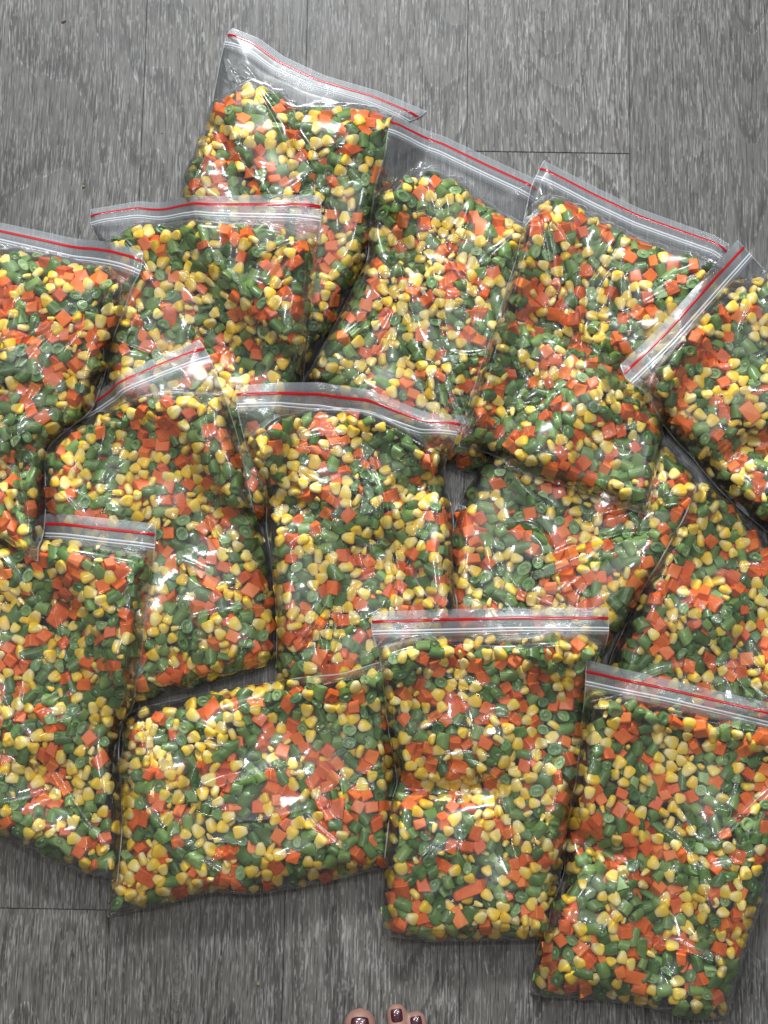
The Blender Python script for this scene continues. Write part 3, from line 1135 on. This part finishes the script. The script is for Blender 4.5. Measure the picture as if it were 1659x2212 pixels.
    mapb = {int(o): ntot + k for k, o in enumerate(keep)}
    sb = np.arange(len(keep)).reshape(sub.shape) + ntot
    qb = np.stack([sb[:-1, :-1], sb[:-1, 1:], sb[1:, 1:], sb[1:, :-1]], -1).reshape(-1, 4)
    uvs = np.c_[UU * width, sdist]
    root = empty("zip_bag", (float(XY[:, 0].mean()), float(XY[:, 1].mean()), 0))
    tag(root, b['label'], "zip bag", "zip bags of diced vegetables on the floor")
    off = np.array([*root.location])
    # Vb lies beneath Vt everywhere; welded along the rim by the seams
    mesh_obj("film", np.r_[Vt, Vb[keep]] - off, np.r_[q, qb], M_FILM, root, True, np.r_[uvs, uvs[keep]])

    def ztopf(P):
        a, b_, c_, d_ = thick(P)
        return samp(zb0, P) + b_ + 0.0003 + 0.0010 * np.clip(c_ / 0.006, 0, 1)

    def ribbon(name, s0, s1, mat, raise_=0.00035, nv=3, thickv=0.0002):
        m = 90
        us = np.linspace(0.001, 0.999, m)
        V, Fc = [], []
        for k in range(nv):
            s = s0 + (s1 - s0) * k / (nv - 1)
            P = coons(us, np.full(m, s / colL))
            z = ztopf(P) + raise_ * (1.0 if 0 < k < nv - 1 else 0.35)
            V.append(np.c_[P, z])
        V = np.concatenate(V) - off
        for k in range(nv - 1):
            for j in range(m - 1):
                Fc.append(((k + 1) * m + j, (k + 1) * m + j + 1, k * m + j + 1, k * m + j))
        return mesh_obj(name, V, Fc, mat, root)
    if b['red']:
        ribbon("red_stripe", 0.0070, 0.0092, M_RED, 0.0009)
    if b['red']:
        ribbon("zip_track", 0.0146, 0.0162, M_TRACK, 0.0011, 5)
        ribbon("zip_track", 0.0169, 0.0181, M_TRACK, 0.0009, 5)

    def seam(name, C, w):
        m = len(C)
        tg = np.gradient(C, axis=0)
        tg /= np.linalg.norm(tg, axis=1)[:, None] + 1e-12
        nn = np.c_[-tg[:, 1], tg[:, 0]]
        test = seg_dist(C[m // 2:m // 2 + 1] + nn[m // 2] * 0.002, poly)[0]
        if test < 0:
            nn = -nn
        V, Fc = [], []
        offs = [(-0.0002, 0.0), (0.0, 0.0005), (w * 0.5, 0.0007), (w, 0.0006)]
        for o_, hz in offs:
            P = C + nn * o_
            V.append(np.c_[P, ztopf(P) + hz])
        V = np.concatenate(V) - off
        for k in range(len(offs) - 1):
            for j in range(m - 1):
                Fc.append((k * m + j, k * m + j + 1, (k + 1) * m + j + 1, (k + 1) * m + j))
        mesh_obj(name, V, Fc, M_SEAM, root)
    seam("side_seam", L_, 0.0008)
    seam("side_seam", R_, 0.0008)
    seam("bottom_seam", B_, 0.0010)
    # ---------------- heights for whatever lies on top
    ins = df_g > 0
    H = np.where(ins, np.maximum(H, zb0 + Tf_g + 0.0016 * np.clip(df_g / 0.01, 0.2, 1)), H)
    FILM_MASKS.append((b['order'], key, cpoly, dc_g))


for i, (key, b) in enumerate(sorted(BAGS.items(), key=lambda kv: kv[1]['order'])):
    build_bag(key, b, 40 + i * 7)


# ------------------------------------------------------------------ the vegetables: keep what can be seen
def to_px(p):
    d = np.asarray(p) - CAMP
    w = d @ DIRV
    return CX + F_PX * d[0] / w, CY - F_PX * (d @ UPV) / w


order_of = {k: b['order'] for k, b in BAGS.items()}
kept = []
P2 = np.array([a['p'][:2] for a in ALL])
ordp = np.array([order_of[a['bag']] for a in ALL])
covered = np.zeros(len(ALL), bool)
for o_, k_, cp, dcg in FILM_MASKS:
    dd = samp(dcg, P2)
    covered |= (o_ > ordp) & (dd > 0.016)
for a, cov in zip(ALL, covered):
    if cov:
        continue
    u, v = to_px(a['p'])
    if u < -190 or u > 1659 + 190 or v < -190 or v > 2212 + 190:
        continue
    a['uv'] = (u, v)
    a['inview'] = 0 < u < 1659 and 0 < v < 2212
    kept.append(a)

NOUN = {'carrot': 'carrot cube', 'bean': 'green bean piece', 'corn': 'sweetcorn kernel'}
OBJN = {'carrot': 'carrot_cube', 'bean': 'bean_piece', 'corn': 'corn_kernel'}
CATN = {'carrot': 'carrot', 'bean': 'green bean', 'corn': 'sweetcorn'}
BAGN = {'N': 'bag nearest the toes', 'L': 'bottom centre bag', 'H': 'wavy-striped bag', 'J': 'sideways bag', 'I': 'lower left bag'}
ROWS = ['at the top', 'near the top', 'high up', 'just above halfway', 'just below halfway', 'low down', 'near the bottom', 'at the bottom']
COLS = ['far left', 'left of centre', 'central', 'right of centre', 'far right']


def cell(a):
    b = BAGS[a['bag']]
    if a['bag'] == 'J':
        us = [p[0] for k in ('left', 'right', 'bottom') for p in b[k]]
        vs = [p[1] for k in ('left', 'right', 'bottom') for p in b[k]]
        fu = (a['uv'][0] - min(us)) / (850 - min(us))
        fv = (a['uv'][1] - 1430) / (1960 - 1430)
    else:
        L, R = np.array(b['left'], float), np.array(b['right'], float)
        v = a['uv'][1]
        xl, xr = np.interp(v, L[:, 1], L[:, 0]), np.interp(v, R[:, 1], R[:, 0])
        fu = (a['uv'][0] - xl) / max(1.0, xr - xl)
        t0 = np.interp(a['uv'][0], [p[0] for p in b['ctop']], [p[1] for p in b['ctop']])
        t1 = np.interp(a['uv'][0], [p[0] for p in b['bottom']], [p[1] for p in b['bottom']])
        fv = (v - t0) / (t1 - t0)
    return min(4, max(0, int(fu * 5))), min(7, max(0, int(fv * 8)))


def look(a):
    k = a['kind']
    if k == 'carrot':
        return 'long' if a['vi'] % 11 == 9 else 'small' if a['vi'] % 11 == 10 else 'wedge-cut' if a['vi'] % 4 == 1 else 'squarish'
    ax = a['R'] @ np.array([1.0, 0, 0])
    if k == 'bean':
        return 'end-on' if abs(ax[2]) > 0.62 else 'side-on'
    nz = abs((a['R'] @ np.array([0, 0, 1.0]))[2])
    return 'flat-lying' if nz > 0.6 else 'edge-on'


def is_top(a):
    return a['depth'] < 0.0045 and a['inview']


LIMIT = 300
TONE = {'carrot': ('deep orange', 'orange', 'light orange'), 'bean': ('dark', 'mid-toned', 'pale'), 'corn': ('golden', 'yellow', 'pale')}
count = {k: 0 for k in KN}
cells = {}
for a in kept:
    if a['bag'] in BAGN and is_top(a):
        cells.setdefault((a['bag'], a['kind'], cell(a)), []).append(a)
single = set()
for bk in ('N', 'L', 'J', 'H', 'I'):
    for (b_, k_, c_), lst in sorted(cells.items(), key=lambda kv: (kv[0][0], kv[0][1], -kv[0][2][1], kv[0][2][0])):
        if b_ != bk or count[k_] + len(lst) > LIMIT:
            continue
        count[k_] += len(lst)
        single.update(id(a) for a in lst)

SPECIAL = [('L', (1024, 1929), 17, (0.030, 0.0115, 0.010), 0.38, 'carrot_stick', 'one long orange carrot stick near the bottom of the bottom centre bag'),
           ('I', (119, 1322), 5, (0.021, 0.019, 0.013), 0.9, 'carrot_chunk', 'big glossy carrot chunk in the lower left bag, beneath its red stripe')]
for bk, (su, sv), vi, dim, ang, nm, lab in SPECIAL:
    near = [a for a in kept if a['bag'] == bk and abs(a['uv'][0] - su) < 90 and abs(a['uv'][1] - sv) < 90]
    host = min(near, key=lambda a: math.hypot(a['uv'][0] - su, a['uv'][1] - sv) + 4000 * a['depth'])
    zt = host['p'][2] + host['depth']
    ca, sa = math.cos(ang), math.sin(ang)
    drop = set()
    for a in near:
        dx, dy = a['p'][0] - host['p'][0], a['p'][1] - host['p'][1]
        lx, ly = dx * ca + dy * sa, -dx * sa + dy * ca
        if abs(lx) < dim[0] / 2 + 0.002 and abs(ly) < dim[1] / 2 + 0.002 and a['depth'] < 0.007:
            drop.add(id(a))
    kept = [a for a in kept if id(a) not in drop]
    V, Fc, T, sm = base_carrot(vi)
    V = V / (np.ptp(V, axis=0)) * np.array(dim)
    V[:, 2] += 0.0012 * (1 - (V[:, 0] / dim[0] * 2) ** 2)
    V[:, 1] *= 1 - 0.35 * np.abs(V[:, 0] / dim[0] * 2) ** 2
    o = mesh_obj(nm, V, Fc, M_CARROT, None, False, None, dict(t=T, rnd=np.zeros(len(V))))
    o.location = (host['p'][0], host['p'][1], zt - dim[2] / 2 - 0.0026)
    o.rotation_euler = (0, 0, ang)
    o['tone'] = 0.3
    tag(o, lab, 'carrot')

meshes = {}
for k in KN:
    for vi, (V, Fc, T, sm) in enumerate(KINDS[k]['base']):
        me = bpy.data.meshes.new(OBJN[k])
        me.from_pydata(V.tolist(), [], Fc)
        me.polygons.foreach_set('use_smooth', sm)
        at = me.attributes.new('t', 'FLOAT', 'POINT'); at.data.foreach_set('value', T.astype(np.float32))
        at = me.attributes.new('rnd', 'FLOAT', 'POINT'); at.data.foreach_set('value', np.zeros(len(V), np.float32))
        me.materials.append(KINDS[k]['mat'])
        meshes[k, vi] = me

rest = {k: [] for k in KN}
for a in kept:
    if id(a) not in single:
        rest[a['kind']].append(a)
        continue
    k = a['kind']
    o = bpy.data.objects.new(OBJN[k], meshes[k, a['vi']])
    M = Matrix([[*(a['R'][0] * a['s']), a['p'][0]], [*(a['R'][1] * a['s']), a['p'][1]], [*(a['R'][2] * a['s']), a['p'][2]], [0, 0, 0, 1]])
    o.matrix_world = M
    COL.objects.link(o)
    cu, cv = cell(a)
    a['tone'] = min(0.98, a['rnd'])
    o['tone'] = float(a['tone'])
    tag(o, f"{TONE[k][int(a['tone'] * 3)]} {look(a)} {NOUN[k]} {ROWS[cv]}, {COLS[cu]}, in {BAGN[a['bag']]}", CATN[k], f"{NOUN[k]}s in the {BAGN[a['bag']]}")
STUFF = {'carrot': ('diced_carrot', 'carrot cubes packed in the other clear bags'),
         'bean': ('cut_green_beans', 'cut green beans packed in the other clear bags'),
         'corn': ('loose_sweetcorn', 'sweetcorn kernels packed in the other clear bags')}
ntri = 0
for k in KN:
    VV, FF, TT, RR, SM, nv = [], [], [], [], [], 0
    for a in rest[k]:
        V, Fc, T, sm = KINDS[k]['base'][a['vi']]
        VV.append(V @ a['R'].T * a['s'] + a['p'])
        FF.extend([tuple(i + nv for i in f) for f in Fc])
        TT.append(T); RR.append(np.full(len(V), a['rnd'])); SM.extend(sm)
        nv += len(V)
    o = mesh_obj(STUFF[k][0], np.concatenate(VV), FF, KINDS[k]['mat'], None, True, None,
                 dict(t=np.concatenate(TT), rnd=np.concatenate(RR)), SM)
    tag(o, STUFF[k][1], CATN[k], None, 'stuff')
print("pieces", len(ALL), "kept", len(kept), "single", count)

# ------------------------------------------------------------------ bare foot at the lower edge
foot = empty("person", tuple(px(960, 2330)))
tag(foot, "person standing barefoot with dark red glitter nail polish, toes at the lower edge", "person")
FO = np.array(foot.location)
bm = bmesh.new()


def chain(pts, sub=14):
    pts = [(np.array(p[:3]), p[3], p[4] if len(p) > 4 else 1.0) for p in pts]
    for (p, r, f), (q, s, g) in zip(pts[:-1], pts[1:]):
        for k in range(sub):
            t = k / sub
            c, rr, ff = p + (q - p) * t, r + (s - r) * t, f + (g - f) * t
            m = Matrix.Translation(Vector(c - FO)) @ Matrix.Diagonal((rr, rr, rr * ff, 1))
            bmesh.ops.create_icosphere(bm, subdivisions=2, radius=1.0, matrix=m)


def tp(u, v, z):
    return tuple(px(u, v, z))


TOES = [  # tip (view px of the toe end), half width m, length back, base
    ((778, 2176), 0.0128, (778, 2330)), ((857, 2166), 0.0082, (872, 2330)), ((899, 2182), 0.0080, (922, 2335)),
    ((939, 2212), 0.0074, (962, 2345)), ((972, 2240), 0.0070, (998, 2350))]
ball = []
nails = []
for (tu, tv), r, (bu, bv) in TOES:
    z = r * 0.86
    tip = np.array(px(tu, tv, z)); tip[1] -= r
    base = np.array(px(bu, bv, 0.016))
    mid = tip + (base - tip) * 0.42
    mid[2] += 0.004
    ball.append(base)
    chain([(*tip, r, 0.86), (*(tip + (base - tip) * 0.2), r * 1.0, 0.86), (*mid, r * 0.93, 0.95), (*base, 0.0135, 1.0)])
    nails.append((tip, base, r))
inst = np.array([(ball[1][0] + ball[2][0]) / 2 - 0.006, ball[1][1] - 0.09, 0.036])
for b_ in ball:
    chain([(*b_, 0.0145), (*(b_ + (inst - b_) * 0.5), 0.021), (*inst, 0.028)])
ank = inst + np.array([0.0, -0.085, 0.045])
heel = ank + np.array([0.0, -0.035, -0.052])
chain([(*inst, 0.03), (*ank, 0.036), (*(ank + np.array([0, -0.012, 0.10])), 0.033), (*(ank + np.array([0, -0.02, 0.27])), 0.05), (*(ank + np.array([0, -0.005, 0.38])), 0.052)])
chain([(*inst, 0.028), (*heel, 0.030)])
me = bpy.data.meshes.new("body")
bm.to_mesh(me); bm.free()
tmp = bpy.data.objects.new("tmp", me)
COL.objects.link(tmp)
md = tmp.modifiers.new("r", 'REMESH'); md.mode = 'VOXEL'; md.voxel_size = 0.0014
sm_ = tmp.modifiers.new("s", 'SMOOTH'); sm_.factor = 0.5; sm_.iterations = 9
dg = bpy.context.evaluated_depsgraph_get()
me2 = bpy.data.meshes.new_from_object(tmp.evaluated_get(dg))
bpy.data.objects.remove(tmp)
me2.name = "body"
me2.materials.clear(); me2.materials.append(M_SKIN)
me2.polygons.foreach_set('use_smooth', [True] * len(me2.polygons))
body = bpy.data.objects.new("body", me2)
COL.objects.link(body)
body.parent = foot
for (tip, base, r), wk, lk in zip(nails, (0.53, 0.53, 0.53, 0.52, 0.50), (1.45, 1.15, 1.2, 1.1, 1.0)):
    d = (base - tip); d[2] = 0; d /= np.linalg.norm(d)
    sd = np.array([-d[1], d[0], 0])
    nu_, nv_ = 13, 11
    V, Fc = [], []
    for lay in (0, 1):
        for j in range(nv_):
            for i in range(nu_):
                a = -1 + 2 * i / (nu_ - 1)
                bq = -1 + 2 * j / (nv_ - 1)
                # rounded rectangle
                k_ = 1 - 0.10 * abs(bq) ** 4
                ca = a * k_
                cb = bq * (1 - 0.14 * abs(a) ** 3)
                y = (cb + 1) / 2 * r * lk - r * 0.62
                x = ca * r * wk
                hx = math.sqrt(max(0.0, 1 - (x / (r * 1.12)) ** 2))
                along = 1.0 if y > 0 else math.sqrt(max(0.05, 1 - (y / (r * 1.15)) ** 2))
                z = r * 0.86 * hx * along + (0.0009 if lay == 0 else -0.0004) - 0.0006 * max(0, abs(a) ** 6)
                p = tip + sd * x + d * y
                V.append((p[0] - FO[0], p[1] - FO[1], tip[2] + z - FO[2]))
    N1 = nu_ * nv_
    for j in range(nv_ - 1):
        for i in range(nu_ - 1):
            a = j * nu_ + i
            Fc.append((a, a + 1, a + nu_ + 1, a + nu_))
            Fc.append((N1 + a, N1 + a + nu_, N1 + a + nu_ + 1, N1 + a + 1))
    rim = [j for j in range(nu_)] + [j * nu_ + nu_ - 1 for j in range(1, nv_)] + [(nv_ - 1) * nu_ + i for i in range(nu_ - 2, -1, -1)] + [j * nu_ for j in range(nv_ - 2, 0, -1)]
    for a, c in zip(rim, rim[1:] + rim[:1]):
        Fc.append((a, N1 + a, N1 + c, c))
    mesh_obj("toenail", V, Fc, M_POLISH, foot)


# ------------------------------------------------------------------ crumbs on the floor
def crumb(u, v, s, mat, label, seed):
    r = random.Random(seed)
    bm = bmesh.new()
    bmesh.ops.create_icosphere(bm, subdivisions=2, radius=1.0)
    for q in bm.verts:
        n = 0.75 + 0.5 * r.random()
        q.co = Vector((q.co.x * s[0] * n, q.co.y * s[1] * n, q.co.z * s[2] * n))
    me = bpy.data.meshes.new("crumb")
    bm.to_mesh(me); bm.free()
    me.materials.append(mat)
    o = bpy.data.objects.new("crumb", me)
    COL.objects.link(o)
    p = px(u, v)
    o.location = (p[0], p[1], s[2] * 0.8)
    o.rotation_euler = (0, 0, r.uniform(0, 3))
    tag(o, label, "crumb", "crumbs on the plank floor")


brown, green = mat_plain("brown_crumb", (0.06, 0.018, 0.012)), mat_plain("green_crumb", (0.10, 0.14, 0.03))
crumb(137, 47, (0.0021, 0.0012, 0.0007), brown, "reddish brown crumb on the floor near the top corner", 1)
crumb(180, 403, (0.0011, 0.0013, 0.0008), green, "tiny green crumb on the floor above the level-striped bag", 2)
crumb(558, 2125, (0.0012, 0.0010, 0.0006), green, "pale green fleck on the floor between the oak knot and the toes", 3)
crumb(350, 288, (0.0005, 0.0006, 0.0004), brown, "dark speck on the floor beside the topmost bag", 4)
